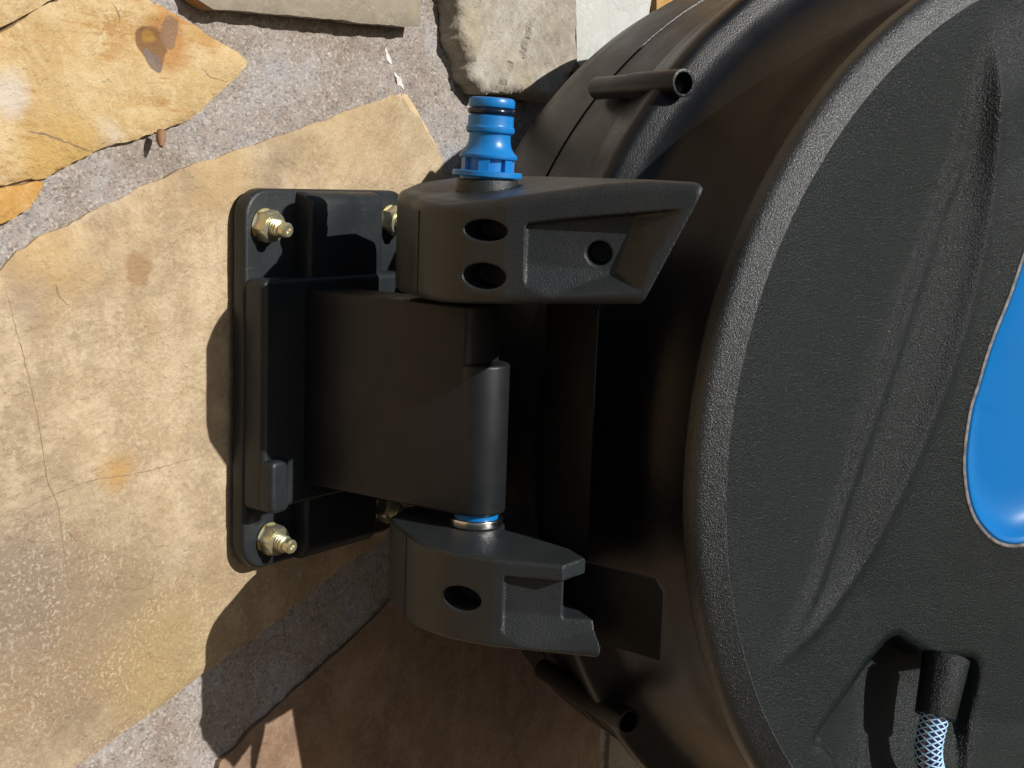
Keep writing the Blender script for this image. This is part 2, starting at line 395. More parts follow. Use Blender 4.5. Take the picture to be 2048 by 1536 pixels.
def stone(poly, y0, mat, step=4.0, jit=1.6, amp=.8, rough=.25, seed=0.0, back=6.0, dome=0.0, edge=3.0, edrop=1.1, facet=0.0, features=(), label=None):
    """one stone of the cladding: traced outline, own relief, worn edges and a side down into the mortar"""
    bd = resample(poly, step * .7, jit, seed)
    P = np.array(bd); x0, z0 = P.min(0); x1, z1 = P.max(0)
    rnd = random.Random(seed)
    gx = []
    nx = int((x1 - x0) / step) + 1; nz = int((z1 - z0) / step) + 1
    for i in range(nx):
        for j in range(nz):
            gx.append((x0 + (i + rnd.uniform(-.3, .3)) * step, z0 + (j + rnd.uniform(-.3, .3) + .5 * (i % 2)) * step))
    G = np.array(gx)
    fr_ = random.Random(int(seed * 10)); fc = [(fr_.uniform(x0, x1), fr_.uniform(z0, z1), fr_.uniform(-.13, .13), fr_.uniform(-.10, .10), fr_.uniform(-1, 1)) for _ in range(26)]
    A = P; B = np.roll(P, -1, 0)
    def dist(Q):
        out = np.full(len(Q), 1e9)
        for a, b in zip(A, B):
            ab = b - a; tt = np.clip(((Q - a) @ ab) / max(ab @ ab, 1e-9), 0, 1)
            out = np.minimum(out, np.hypot(*(Q - a - tt[:, None] * ab).T))
        return out
    dG = dist(G); ins = np.zeros(len(G), bool)
    for a, b in zip(A, B):
        c = ((a[1] > G[:, 1]) != (b[1] > G[:, 1]))
        with np.errstate(divide='ignore', invalid='ignore'):
            xi = (b[0] - a[0]) * (G[:, 1] - a[1]) / (b[1] - a[1]) + a[0]
        ins ^= c & (G[:, 0] < xi)
    G = G[ins & (dG > step * .45)]
    # two extra rings just inside the edge keep the worn rim crisp
    allp = [Vector(p) for p in bd] + [Vector(p) for p in G]
    nb = len(bd)
    res = geometry.delaunay_2d_cdt(allp, [(i, (i + 1) % nb) for i in range(nb)], [], 1, 1e-5)
    vs, fs, ov = res[0], res[2], res[3]
    Q = np.array([tuple(v) for v in vs]); d = dist(Q)
    V = []
    for (x, z), dd in zip(Q, d):
        h = amp * noise.noise(Vector((x * .018, z * .018, seed))) * 1.6 + amp * .5 * noise.noise(Vector((x * .06, z * .06, seed + 3)))
        h += rough * noise.fractal(Vector((x * .16, z * .16, seed + 9)), .8, 2.0, 4)
        if facet:
            wx, wz = x + 3 * noise.noise(Vector((x * .09, z * .09, 31))), z + 3 * noise.noise(Vector((x * .09, z * .09, 37)))
            q = min(fc, key=lambda c: (wx - c[0]) ** 2 * 1.6 + (wz - c[1]) ** 2)
            h += facet * (q[4] * .25 + q[2] * (wx - q[0]) + q[3] * (wz - q[1]))
        e = max(0.0, 1 - dd / edge)
        h -= (e ** 2) * (edrop + .7 * noise.noise(Vector((x * .12, z * .12, seed + 20))))
        h += dome * min(1, dd / 40)
        for fx, fz, fr, fh in features:
            q = hypot(x - fx, z - fz) / fr
            if q < 1: h += fh * (1 - q * q) ** 2 * (1 + .5 * noise.noise(Vector((x * .4, z * .4, 3))))
        V.append((x, y0 - h, z))
    bidx = [i for i, o in enumerate(ov) if o and o[0] < nb]
    order = {ov[i][0]: i for i in bidx}
    F = [tuple(f) for f in fs]
    keys = sorted(order); m = len(V); ring = [order[k] for k in keys]
    cx, cz = Q.mean(0)
    for i in ring:
        x, y, z = V[i]; V.append((x + (cx - x) * .004, y0 + back, z + (cz - z) * .004))
    for k in range(len(ring)):
        k2 = (k + 1) % len(ring)
        F.append((ring[k], ring[k2], m + k2, m + k))
    me = fixn(mesh(V, F, False), 50)
    # outward faces look to -y
    s = sum(p.normal.y * p.area for p in me.polygons if len(p.vertices) == 3)
    if s > 0: me.flip_normals()
    return link('stone', me, mat, wall, label)

def P2(*pts):
    """photograph points (x, y) or wall points ('m', x, z) -> wall plane"""
    out = []
    for p in pts:
        if p[0] == 'm': out.append((p[1], p[2]))
        else:
            q = at(p[0], p[1]); out.append((q.x, q.z))
    return out

S1 = P2(('m', -165, -34), (0, 548), (20, 525), (40, 503), (82, 474), (150, 443), (253, 392), (342, 347), (434, 318), (506, 289), (595, 262), (700, 221), (750, 207), (791, 188), (812, 196), (846, 240), (870, 286), (890, 320),
        ('m', 158, -20), ('m', 164, -80), ('m', 146, -140), (770, 1078), (690, 1135), (600, 1206), (500, 1284), (380, 1372), (270, 1452), (150, 1540), ('m', -165, -288))
S2 = P2(('m', -165, 40), (0, 60), (106, 3), (180, -42), (250, -55), (297, 0), (376, 44), (437, 84), (492, 125), (475, 150), (448, 171), (410, 212), (379, 236), (328, 263), (253, 284), (219, 291), (185, 304), (130, 332), (82, 358), (34, 364), (0, 371), ('m', -165, 14))
S3 = P2(('m', -165, 44), (0, 53), (103, -4), (176, -48), (240, -75), ('m', -60, 175), ('m', -165, 175))
S4 = P2(('m', -165, 9), (0, 378), (34, 369), (82, 363), (70, 400), (55, 420), (0, 444), ('m', -165, -20))
S5 = P2((352, -40), (372, 2), (400, 18), (500, 27), (600, 36), (700, 47), (795, 55), (818, 53), (812, 15), (800, -40), (790, -160), (420, -190))
S6 = P2((870, -60), (880, 10), (888, 60), (896, 100), (915, 160), (935, 190), (1000, 186), (1060, 205), (1105, 170), (1126, 122), (1122, 0), (1119, -60))
S7 = P2((1127, -60), (1130, 0), (1134, 125), ('m', 300, 70), ('m', 345, 95), (1285, -4), (1280, -60))
S8 = P2((1292, -60), (1296, 8), ('m', 365, 90), ('m', 470, 80), ('m', 555, 110), ('m', 555, 175), ('m', 362, 175))
S9 = P2(('m', -25, -305), (440, 1524), (465, 1500), (520, 1444), (600, 1372), (700, 1283), (775, 1210), ('m', 165, -178), ('m', 240, -195), ('m', 335, -235), ('m', 344, -342), ('m', 346, -400), ('m', -45, -400))
S10 = P2(('m', 356, -240), ('m', 470, -228), ('m', 560, -262), ('m', 560, -400), ('m', 358, -400), ('m', 354, -342))
S11 = P2(('m', 186, 18), ('m', 255, 42), ('m', 330, -30), ('m', 340, -120), ('m', 325, -215), ('m', 245, -180), ('m', 172, -160), ('m', 178, -70))
S12 = P2(('m', 350, 78), ('m', 560, 95), ('m', 560, -245), ('m', 470, -215), ('m', 352, -222), ('m', 352, -100))
S13 = P2(('m', -165, -300), ('m', -95, -252), ('m', -40, -300), ('m', -60, -400), ('m', -165, -400))
pk = at(300, 90)
stone(S1, 0, SM['main'], 4.0, 1.2, .5, .16, 1.3, edge=3.0, label='large tan stone behind the mounting plate')
stone(S2, -2.0, SM['yellow'], 3.2, 1.6, .9, .45, 2.7, edge=2.5, features=[(at(298, 85).x, at(298, 85).z, 9, -2.4), (at(296, 80).x, at(296, 80).z, 5, 1.8), (at(338, 62).x, at(338, 62).z, 7, -1.4), (at(300, 125).x, at(300, 125).z, 5, -1.5)], label='yellow streaked stone with a rusty knot')
stone(S3, -3.5, SM['yellow'], 6, 1.0, .6, .3, 3.1)
stone(S4, -2.5, SM['orange'], 3.5, 1.2, .8, .4, 4.4, label='small orange stone')
stone(S5, -9, SM['slate'], 5, .8, .3, .12, 5.9, back=10, edge=2.0, label='smooth grey slate')
stone(S6, -12, SM['rough'], 1.8, 2.2, .8, .6, 6.2, back=15, edge=5, edrop=3.5, facet=1.0, label='rough grey limestone')
stone(S7, -8, SM['pale'], 5, .8, .5, .2, 7.7, back=10, label='pale smooth stone')
stone(S8, -8, SM['orange'], 8, 1, .6, .3, 8.8)
stone(S9, -1.0, SM['brown'], 5, 1.2, .6, .2, 9.9, label='tan stone under the reel, coloured darker for its shade')
stone(S10, -2, SM['slate'], 8, 1.0, .6, .2, 10.1)
stone(S11, 0, SM['main'], 9, 1.5, .8, .3, 11.1)
stone(S12, -1, SM['rough'], 9, 1.5, .8, .4, 12.1)
stone(S13, -1, SM['orange'], 8, 1.5, .8, .3, 13.1)

# mortar bed: a bumpy sheet behind the traced stones, a flat one beyond
def mortar_sheet():
    nx, nz = 330, 270; x0, x1, z0, z1 = -180, 480, -420, 190
    V, F = [], []
    for i in range(nx + 1):
        for j in range(nz + 1):
            x = x0 + (x1 - x0) * i / nx; z = z0 + (z1 - z0) * j / nz
            h = 1.5 * noise.noise(Vector((x * .03, z * .03, 1))) + 1.1 * noise.fractal(Vector((x * .11, z * .11, 4)), .7, 2.1, 4) + .9 * noise.noise(Vector((x * .45, z * .45, 8)))
            if i in (0, nx) or j in (0, nz): h = -3
            V.append((x, 2.6 - h, z))
    for i in range(nx):
        for j in range(nz):
            a = i * (nz + 1) + j; F.append((a, a + nz + 1, a + nz + 2, a + 1))
    me = mesh(V, F, True, None)
    if sum(p.normal.y for p in me.polygons) > 0: me.flip_normals()
    return me
link('mortar', mortar_sheet(), MAT['mortar'], wall)
S1b = P2((786, 186), (800, 183), (822, 190), (852, 238), (880, 292), (894, 322), (872, 318), (838, 268), (800, 216))
stone(S1b, 1.2, SM['tan'], 3, .8, .3, .15, 14.1, edge=1.5, label='pale ledge split off the corner of the large tan stone')
bk = mesh([(-1600, 5, -1150), (2600, 5, -1150), (2600, 5, 1400), (-1600, 5, 1400), (-1600, 205, -1150), (2600, 205, -1150), (2600, 205, 1400), (-1600, 205, 1400)],
          [(0, 1, 2, 3), (7, 6, 5, 4), (3, 2, 6, 7), (0, 3, 7, 4), (1, 5, 6, 2)], False)
link('wall_body', fixn(bk), MAT['mortar'], wall)

# cladding outside the traced field: convex cells
def cells():
    rnd = random.Random(3); seeds = []
    for i in range(-6, 11):
        for j in range(-5, 6):
            seeds.append(Vector((i * 210 + rnd.uniform(-70, 70) + 100 + (j % 2) * 100, j * 190 + rnd.uniform(-60, 60) - 80)))
    X0, X1, Z0, Z1 = -165, 560, -400, 175
    def clip(poly, p, n):
        out = []
        for i in range(len(poly)):
            a, b = poly[i], poly[(i + 1) % len(poly)]; da, db = (a - p).dot(n), (b - p).dot(n)
            if da <= 0: out.append(a)
            if da * db < 0: out.append(a + (b - a) * (da / (da - db)))
        return out
    keep = [s for s in seeds if not (X0 - 30 < s.x < X1 + 30 and Z0 - 30 < s.y < Z1 + 30)]
    mats = [SM[k] for k in ('main', 'yellow', 'brown', 'slate', 'rough', 'orange')]
    for s in keep:
        poly = [Vector(p) for p in ((-1580, -1145), (2580, -1145), (2580, 1390), (-1580, 1390))]
        for q in keep:
            if q is not s and (q - s).length < 700: poly = clip(poly, (s + q) / 2, (q - s).normalized())
            if len(poly) < 3: break
        if len(poly) < 3: continue
        g = 7
        if s.x < X0: poly = clip(poly, Vector((X0 - g, 0)), Vector((1, 0)))
        elif s.x > X1: poly = clip(poly, Vector((X1 + g, 0)), Vector((-1, 0)))
        elif s.y > Z1: poly = clip(poly, Vector((0, Z1 + g)), Vector((0, -1)))
        else: poly = clip(poly, Vector((0, Z0 - g)), Vector((0, 1)))
        if len(poly) < 3: continue
        c = sum(poly, Vector((0, 0))) / len(poly)
        poly = [p + (c - p).normalized() * 12 for p in poly]
        pts = []
        for i in range(len(poly)):
            a, b = poly[i], poly[(i + 1) % len(poly)]
            for k in range(3):
                p = a.lerp(b, k / 3); pts.append(p + Vector((rnd.uniform(-5, 5), rnd.uniform(-5, 5))) + (c - p).normalized() * (5 if k == 0 else 0))
        n = len(pts); h = rnd.uniform(1, 9)
        V = [(p.x, 5.5, p.y) for p in pts] + [(p.x, -h + 2, p.y) for p in pts] + [(p.x + (c.x - p.x) * .05, -h - .5, p.y + (c.y - p.y) * .05) for p in pts] + [(c.x, -h - rnd.uniform(0, 3), c.y)]
        F = []
        for i in range(n):
            j = (i + 1) % n
            F += [(i, j, n + j, n + i), (n + i, n + j, 2 * n + j, 2 * n + i), (2 * n + i, 2 * n + j, 3 * n)]
        me = fixn(mesh(V, F, False), 30)
        if sum(p.normal.y * p.area for p in me.polygons) > 0: me.flip_normals()
        link('stone', me, mats[rnd.randrange(6)], wall)
cells()

# cracks: thin sunken-looking dirt lines that run over the stone faces
def crack(pts, w, y):
    pp = smooth_poly([tuple(Vector(q).to_3d()) for q in P2(*pts)], 8); V, F = [], []; rnd = random.Random(len(pts) + pts[0][0])
    q = [Vector((p[0], p[1])) for p in pp]
    for i, p in enumerate(q):
        tg = (q[min(i + 1, len(q) - 1)] - q[max(0, i - 1)]).normalized(); nr = Vector((-tg.y, tg.x))
        p = p + nr * .6 * noise.noise(Vector((p.x * .6, p.y * .6, 2)))
        ww = w * (.35 + .65 * abs(noise.noise(Vector((p.x * .25, p.y * .25, 7)))) * 2) * min(1, 4 * i / len(q) + .1, 4 * (1 - i / len(q)) + .05)
        V += [(p.x + nr.x * ww, y(p.x, p.y), p.y + nr.y * ww), (p.x - nr.x * ww, y(p.x, p.y), p.y - nr.y * ww)]
    F = [(2 * i, 2 * i + 1, 2 * i + 3, 2 * i + 2) for i in range(len(q) - 1)]
    return V, F
dg = bpy.context.evaluated_depsgraph_get()
def surf_y(o):
    from mathutils.bvhtree import BVHTree
    bvh = BVHTree.FromPolygons([v.co[:] for v in o.data.vertices], [p.vertices[:] for p in o.data.polygons])
    def f(x, z):
        h = bvh.ray_cast(Vector((x, -40, z)) * MM, Vector((0, 1, 0)))
        return (h[0].y / MM if h[0] else 0) - .08
    return f
stones = [o for o in wall.children if o.name.startswith('stone')]
f1, f2 = surf_y(stones[0]), surf_y(stones[1])
for pts, w, fy, st in [([(10, 570), (28, 640), (50, 730), (75, 840), (95, 960), (115, 1010), (128, 1100), (140, 1180)], .26, f1, stones[0]),
                   ([(0, 1043), (55, 1015), (120, 985), (190, 960), (270, 948), (340, 930), (410, 910)], .24, f1, stones[0]),
                   ([(112, 568), (118, 590), (130, 604), (140, 612)], .4, f1, stones[0]),
                   ([(200, 1150), (210, 1172), (245, 1176), (280, 1178), (300, 1165), (312, 1140)], .35, f1, stones[0]),
                   ([(45, 262), (80, 268), (120, 282), (155, 296), (185, 303)], .5, f2, stones[1]),
                   ([(222, 10), (230, 28), (233, 46)], .4, f2, stones[1]),
                   ([(400, 135), (412, 152), (440, 162), (452, 160)], .3, f2, stones[1])]:
    link('crack', mesh(*crack(pts, w, fy), False), MAT['crack'], st)

t = NT('lime_smear'); lime = t.out(Base_Color=(.62, .60, .56), Roughness=.9)
mo = [o for o in wall.children if o.name == 'mortar'][0]; fm = surf_y(mo)
for pts, w in (([(782, 92), (785, 110), (790, 128)], 1.3), ([(794, 145), (803, 160), (816, 178)], 1.8), ([(908, 160), (914, 185)], 1.2)):
    link('lime_smear', mesh(*crack(pts, w, lambda x, z: fm(x, z) - .25), False), lime, mo)

# a small brown snail shell / plug stuck under the yellow stone
a = at(322, 262, -3); b = at(322, 293, -6)
sn = link('snail', tube([a + (b - a) * k / 8 for k in range(9)], lambda u: .6 + 1.5 * sin(pi * min(1, .25 + u * .7)), 12), MAT['twig'])
tag(sn, 'small brown snail stuck on the mortar under the yellow stone', 'snail')

# ------------------------------------------------------------------ wall bracket
br = empty('wall_bracket', (56, 0, -75), 'black plastic swivel bracket bolted to the large tan stone, left of the hose reel', 'bracket')
LEAN = 0
plate_out = rrect(0, 112, -160.5, 12, 13, 8)
plate = frame_prism(plate_out, (0, 0, 0), (1, 0, 0), (0, 0, 1), (0, -1, 0), 2.2, 10.5)
link('base_plate', carve(plate, bevel=2.0, seg=4), MAT['plate'], br)
mid = frame_prism(rrect(.6, 111.4, -131, -27, 3, 4), (0, 0, 0), (1, 0, 0), (0, 0, 1), (0, -1, 0), 8, 21.5)
hump = frame_prism(rrect(35, 88, -159.8, 11.0, 2, 2), (0, 0, 0), (1, 0, 0), (0, 0, 1), (0, -1, 0), 8, 20)
link('plate_body', carve(mid, bevel=6.0, seg=6), MAT['plate'], br)
link('sun_patch_post', carve(frame_prism(rrect(.8, 12.5, -131.0, -107, 3, 3), (0, 0, 0), (1, 0, 0), (0, 0, 1), (0, -1, 0), 12, 27), bevel=2.4, seg=4), MAT['plate'], br)  # post added in the shape of the sun patch on the plate body
def hump_mesh(z0, z1, zr):
    # raised rib between the bolts, rounded over its outer end
    V = []; prof = []
    for (z, d) in zr: prof.append((z, d))
    return frame_prism([(d, z) for z, d in zr], (31, 0, 0), (0, -1, 0), (0, 0, 1), (1, 0, 0), 0, 51)
top_rib = [(-30, 8), (-30, 20)] + [(-2, 20)] + [(11.2 - 7 + 7 * sin(radians(a)) , 13 + 7 * cos(radians(a))) for a in range(10, 91, 10)] + [(11.2, 8)]
bot_rib = [(-128, 8), (-128, 20), (-150, 20)] + [(-159.8 + 7 - 7 * sin(radians(a)), 13 + 7 * cos(radians(a))) for a in range(10, 91, 10)] + [(-159.8, 8)]
for rb in (top_rib, bot_rib):
    link('rib', carve(hump_mesh(0, 0, rb), bevel=2.2, seg=4), MAT['plate'], br)
# swivel block + barrel
blk = prism([(26.7, -19), (51.7, -19), (51.7, -110.7)] + [(39.2 + 12.5 * cos(radians(a)), -110.7 + 3 * sin(radians(a))) for a in range(0, -181, -15)][1:], -121.5, -32.5)
barrel = lathe([(0, -121.5), (12.46, -121.5), (12.46, -57), (0, -57)], (39.2, -110.7, 0), (0, 0, 1), 64)
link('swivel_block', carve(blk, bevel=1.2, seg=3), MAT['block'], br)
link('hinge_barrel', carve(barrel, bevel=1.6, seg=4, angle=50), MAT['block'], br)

# bolts
def hexnut():
    V, F = [], []
    R = 13 / sqrt(3)
    bm = bmesh.new()
    prof = [(0, 0), (1, 0), (1, 5.4), (.86, 6.6), (.55, 6.6), (.52, 6.0)]
    seg = 36
    for i in range(seg):
        a = 2 * pi * i / seg; k = (a % (pi / 3)) - pi / 6; rh = R * cos(pi / 6) / cos(k)
        V += [(min(rh, 99) * 0, 0, 0)] if False else []
        for r, h in prof:
            rr = rh if r == 1 else R * r
            if r == 1 and h > 1:      # chamfer lowers the corners
                h = 6.0 - 1.3 * (rh - R * .866) / (R * .134)
            V.append((rr * cos(a), rr * sin(a), h))
    n = len(prof)
    for i in range(seg):
        j = (i + 1) % seg
        for k in range(n - 1): F.append((i * n + k, j * n + k, j * n + k + 1, i * n + k + 1))
    return fixn(mesh(V, F, False), 25)
def thread(L):
    prof = [(0, 0), (3.6, 0)]; h = 4.6; 
    while h < L - 3.6: prof += [(4.05, h), (4.0, h + .25), (3.05, h + .8), (3.05, h + 1.0)]; h += 1.5
    prof += [(3.35, h), (3.35, L - .8), (2.75, L), (1.5, L), (1.1, L - .9), (0, L - .9)]
    return lathe(prof, (0, 0, 0), (0, 0, 1), 28, angle=20)
nut_me, washer_me = hexnut(), lathe([(4, 0), (7.4, 0), (7.4, .6), (4, .6)], (0, 0, 0), (0, 0, 1), 36)
bolt_me = thread(15.5)
rotm = Matrix.Rotation(radians(90), 4, 'X')          # local +z -> world -y
for (x, z, tw, dz) in ((10.8, -3.8, 10, 1), (97, -2.2, 24, 1), (15.5, -146.8, -4, 1), (97, -146.8, 14, 1)):
    rnd = random.Random(int(x * 10))
    tilt = Matrix.Rotation(radians(7.0), 4, 'X')
    base = Matrix.Translation(Vector((x, -10.5, z)) * MM) @ tilt @ rotm
    def put(name, me, par, mat, extra=Matrix()):
        if not me.materials: me.materials.append(mat)
        o = bpy.data.objects.new(name, me); COL.objects.link(o); o.parent = par
        loc = Vector((0, 0, 0)); p = par
        while p is not None and p.type == 'EMPTY': loc += p.location; p = p.parent
        return o, loc
    o, loc = put('bolt', bolt_me, br, MAT['zinc']); o.matrix_local = Matrix.Translation(-loc) @ base
    o2 = bpy.data.objects.new('nut', nut_me); COL.objects.link(o2); o2.parent = o; o2.matrix_local = Matrix.Translation((0, 0, .6 * MM)) @ Matrix.Rotation(radians(tw), 4, 'Z')
    o3 = bpy.data.objects.new('washer', washer_me); COL.objects.link(o3); o3.parent = o
nut_me.materials.append(MAT['zinc']); washer_me.materials.append(MAT['zinc'])

# hinge pin hardware
link('bushing', lathe([(0, -121.0), (9.6, -121.0), (9.6, -124.4), (0, -124.4)], (39.2, -110.7, 0), (0, 0, 1), 48), MAT['blue2'], br)
link('pin_washer', carve(lathe([(0, -123.9), (11.4, -123.9), (11.4, -127.6), (0, -127.6)], (39.2, -110.7, 0), (0, 0, 1), 64), bevel=.7, seg=3, angle=50), MAT['steel'], br)

# ------------------------------------------------------------------ hose reel
PHI = radians(65); RU = Vector((sin(PHI), -cos(PHI), 0)); RN = Vector((-cos(PHI), -sin(PHI), 0)); ZZ = Vector((0, 0, 1))
K = 1.0286
RO = CAM + (Vector((238.7, -312.7, -89.5)) - CAM) * K
def RF(s, dn, z): return RO + (RU * s + RN * dn + ZZ * z) * K
reel = empty('hose_reel', tuple(RF(0, -100, 0)), 'large black plastic hose reel with grained side cover and blue tap connector on its hinge', 'hose reel')
SEG = 220
def ring(prof, seg=SEG, angle=30, closed=False): return lathe([(a * K, b * K) for a, b in prof], RO, RN, seg, ref=tuple(-RU), angle=angle, closed=closed)
def rounded(p0, p1, p2, r, n=5):
    a, b, c = Vector(p0), Vector(p1), Vector(p2); u = (a - b).normalized() * r; w = (c - b).normalized() * r
    return [tuple((b + u) * (1 - t) ** 2 + b * 2 * t * (1 - t) + (b + w) * t * t) for t in [i / n for i in range(n + 1)]]
rear = [(0, -222), (150, -222), (200, -216)] + rounded((200, -216), (226.5, -211), (230.5, -160), 6) + [(230.4, -190)] + [(231, -156)]
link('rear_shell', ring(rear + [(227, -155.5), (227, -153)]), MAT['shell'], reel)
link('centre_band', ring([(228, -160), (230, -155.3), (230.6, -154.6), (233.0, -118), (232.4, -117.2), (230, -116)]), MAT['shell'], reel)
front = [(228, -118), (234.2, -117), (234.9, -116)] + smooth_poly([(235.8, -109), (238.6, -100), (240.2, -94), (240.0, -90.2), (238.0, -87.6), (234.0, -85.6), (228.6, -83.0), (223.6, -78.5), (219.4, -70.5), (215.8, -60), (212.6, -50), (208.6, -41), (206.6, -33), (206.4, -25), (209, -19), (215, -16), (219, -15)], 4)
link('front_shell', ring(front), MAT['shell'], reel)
rim = [(214.0, -18), (220.0, -16)] + smooth_poly([(221.7, -13), (221.6, -9.5), (220.9, -7.4), (219.0, -5.4), (215.0, -3.1), (210.3, -.6)], 4) + [(209.6, -.8)]
link('cover_rim', ring(rim), MAT['rim'], reel)

# grained cover: a height field on the side of the drum
def pix(x, y, dn=0):
    v = D + CR * (x - 1024) / FPX - CU * (y - 768) / FPX
    o = RF(0, dn, 0); P = CAM + v * ((o - CAM).dot(RN) / v.dot(RN)); q = (P - RO) / K
    return (q.dot(RU), q.z)
LA = np.array(smooth_poly([(-89, 196), (-88.3, 164.8), (-89.1, 128.1), (-98.8, 96.9), (-106.4, 74.1), (-120.7, 32.7), (-135.2, -6.4), (-146.4, -35.1), (-159.8, -60.7), (-180.5, -83)], 4))
LB = np.array(smooth_poly([(-85, 196), (-79.7, 149), (-75.7, 111.9), (-83.1, 65.4), (-92.7, 31.5), (-104.3, 1.9), (-116.3, -23.1), (-131.1, -47.5), (-154.3, -68.3), (-178.5, -84)], 4))
BL = smooth_poly([(60, 62), (36, 100), (2, 128), (-34, 126)] + [pix(x, y, -3.5) for x, y in ((2048, 480), (2010, 590), (1975, 680), (1950, 770), (1935, 830), (1928, 930), (1945, 1020), (1985, 1075), (2030, 1093))] + [ (-20, -47), (10, -38), (40, -18), (60, 10)], 10, closed=True)
BLa = np.array(BL)
def pdist(Q, L, closed=False):
    A = L if closed else L[:-1]; B = np.roll(L, -1, 0) if closed else L[1:]
    out = np.full(len(Q), 1e9); 
    for a, b in zip(A, B):
        ab = b - a; tt = np.clip(((Q - a) @ ab) / max(ab @ ab, 1e-9), 0, 1)
        out = np.minimum(out, np.hypot(*(Q - a - tt[:, None] * ab).T))
    return out
def inside(Q, L):
    r = np.zeros(len(Q), bool)
    for a, b in zip(L, np.roll(L, -1, 0)):
        c = ((a[1] > Q[:, 1]) != (b[1] > Q[:, 1]))
        with np.errstate(divide='ignore', invalid='ignore'): xi = (b[0] - a[0]) * (Q[:, 1] - a[1]) / (b[1] - a[1]) + a[0]
        r ^= c & (Q[:, 0] < xi)
    return r
def sm(x): x = np.clip(x, 0, 1); return x * x * (3 - 2 * x)
LEAF = np.vstack([LA, LB[::-1]])
POCK = np.array([(-111, -84), (-152.6, -118.7), (-146.5, -126.5), (-140, -134), (-122, -160), (-84, -186), (-64, -192), (-54, -150), (-50, -104), (-78, -97), (-96, -87)])
POCK = np.array(resample(smooth_poly([tuple(p) for p in POCK], 5, closed=True), 1.8, 0.0, 1.0))
def cover_h(Q):
    s, z = Q.T; r = np.hypot(s, z)
    base = -.8 - .125 * np.minimum(209 - r, 70) - 1.2 * sm((209 - r) / 60)    # dished ring inside the rim
    dA, dB = pdist(Q, LA), pdist(Q, LB); ins = inside(Q, LEAF)
    Hz = np.interp(z, [-110, -60, -10, 50, 120], [3.0, 3.6, 6.0, 8.6, 9.5])
    plat = base + (Hz + 1.5 - 3.0 * (r / 209) ** 2) * sm((205 - r) / 40)    # raised, slightly domed middle
    sB = np.interp(z, LB[::-1, 1], LB[::-1, 0]); right = (s > sB) | (z < -84) & (np.degrees(np.arctan2(z, -s)) < -24.9)
    tt = dA / (dA + dB + 1e-6)
    h = np.where(ins, base + (plat - base) * tt ** 1.2, np.where(right, plat, base))
    h += (2.6 * np.exp(-(dA / 3.9) ** 2) + 1.4 * np.exp(-(dB / 4.0) ** 2)) * sm((202 - r) / 40) * np.where(right & ~ins & (dB > 12), 0, 1)
    # pocket where the hose leaves the drum
    ip = inside(Q, POCK); dp = pdist(Q, POCK, True)
    depth = 3.5 + 14 * sm((z + 160) / 62) * sm((s + 152) / 45)
    h -= np.where(ip, depth * sm(dp / 3.2), 0)
    return h
def cover():
    st = 1.25; pts = []
    # fine grid over the part that faces the camera, coarse beyond
    nb = 400; bd = [(-209.8 * cos(2 * pi * i / nb), 209.8 * sin(2 * pi * i / nb)) for i in range(nb)]
    rnd = random.Random(5)
    xs = np.arange(-208, 0, st); zs = np.arange(-208, 209, st)
    G = np.array([(x + (st / 2 if j % 2 else 0), z) for j, z in enumerate(zs) for x in xs])
    xs2 = np.arange(2, 209, 7); G2 = np.array([(x, z) for z in np.arange(-206, 208, 7) for x in xs2])
    G = np.vstack([G, G2]); G = G[np.hypot(*G.T) < 208.6]
    db = pdist(G, BLa, True); ib = inside(G, BLa)
    dpk = pdist(G, POCK, True); G = G[(~ib) & (db > .9) & ((dpk > 3.9) | (G[:, 0] > 0))]
    pk = [Vector(p) for p in POCK]; c0 = sum(pk, Vector((0, 0))) / len(pk); npk = len(pk); ringp = []
    for off in (0, 1.1, 2.2, 3.3):
        for i in range(npk):
            tg = (pk[(i + 1) % npk] - pk[i - 1]).normalized(); nr = Vector((-tg.y, tg.x)); nr = nr if nr.dot(c0 - pk[i]) > 0 else -nr
            q_ = pk[i] + nr * off
            if off == 0 or float(pdist(np.array([tuple(q_)]), POCK, True)[0]) > off * .93: ringp.append(q_)
    pts = [Vector(p) for p in bd] + [Vector(p) for p in BL] + [p for p in ringp if inside(np.array([tuple(p)]), np.array(bd))[0]] + [Vector(p) for p in G]
    m = len(BL)
    edges = [(i, (i + 1) % nb) for i in range(nb)] + [(nb + i, nb + (i + 1) % m) for i in range(m)]
    r = geometry.delaunay_2d_cdt(pts, edges, [], 1, 1e-5)
    Q = np.array([tuple(v) for v in r[0]]); H = cover_h(Q)
    cen = [(sum(Q[i][0] for i in f) / len(f), sum(Q[i][1] for i in f) / len(f)) for f in r[2]]
    ib = inside(np.array(cen), BLa)
    V = [RF(s, h, z) for (s, z), h in zip(Q, H)]
    me = mesh(V, [tuple(f) for f, k in zip(r[2], ib) if not k], False)
    if sum(p.normal.dot(RN) * p.area for p in me.polygons) < 0: me.flip_normals()
    me.shade_smooth()
    return me
link('side_cover', cover(), MAT['panel'], reel)

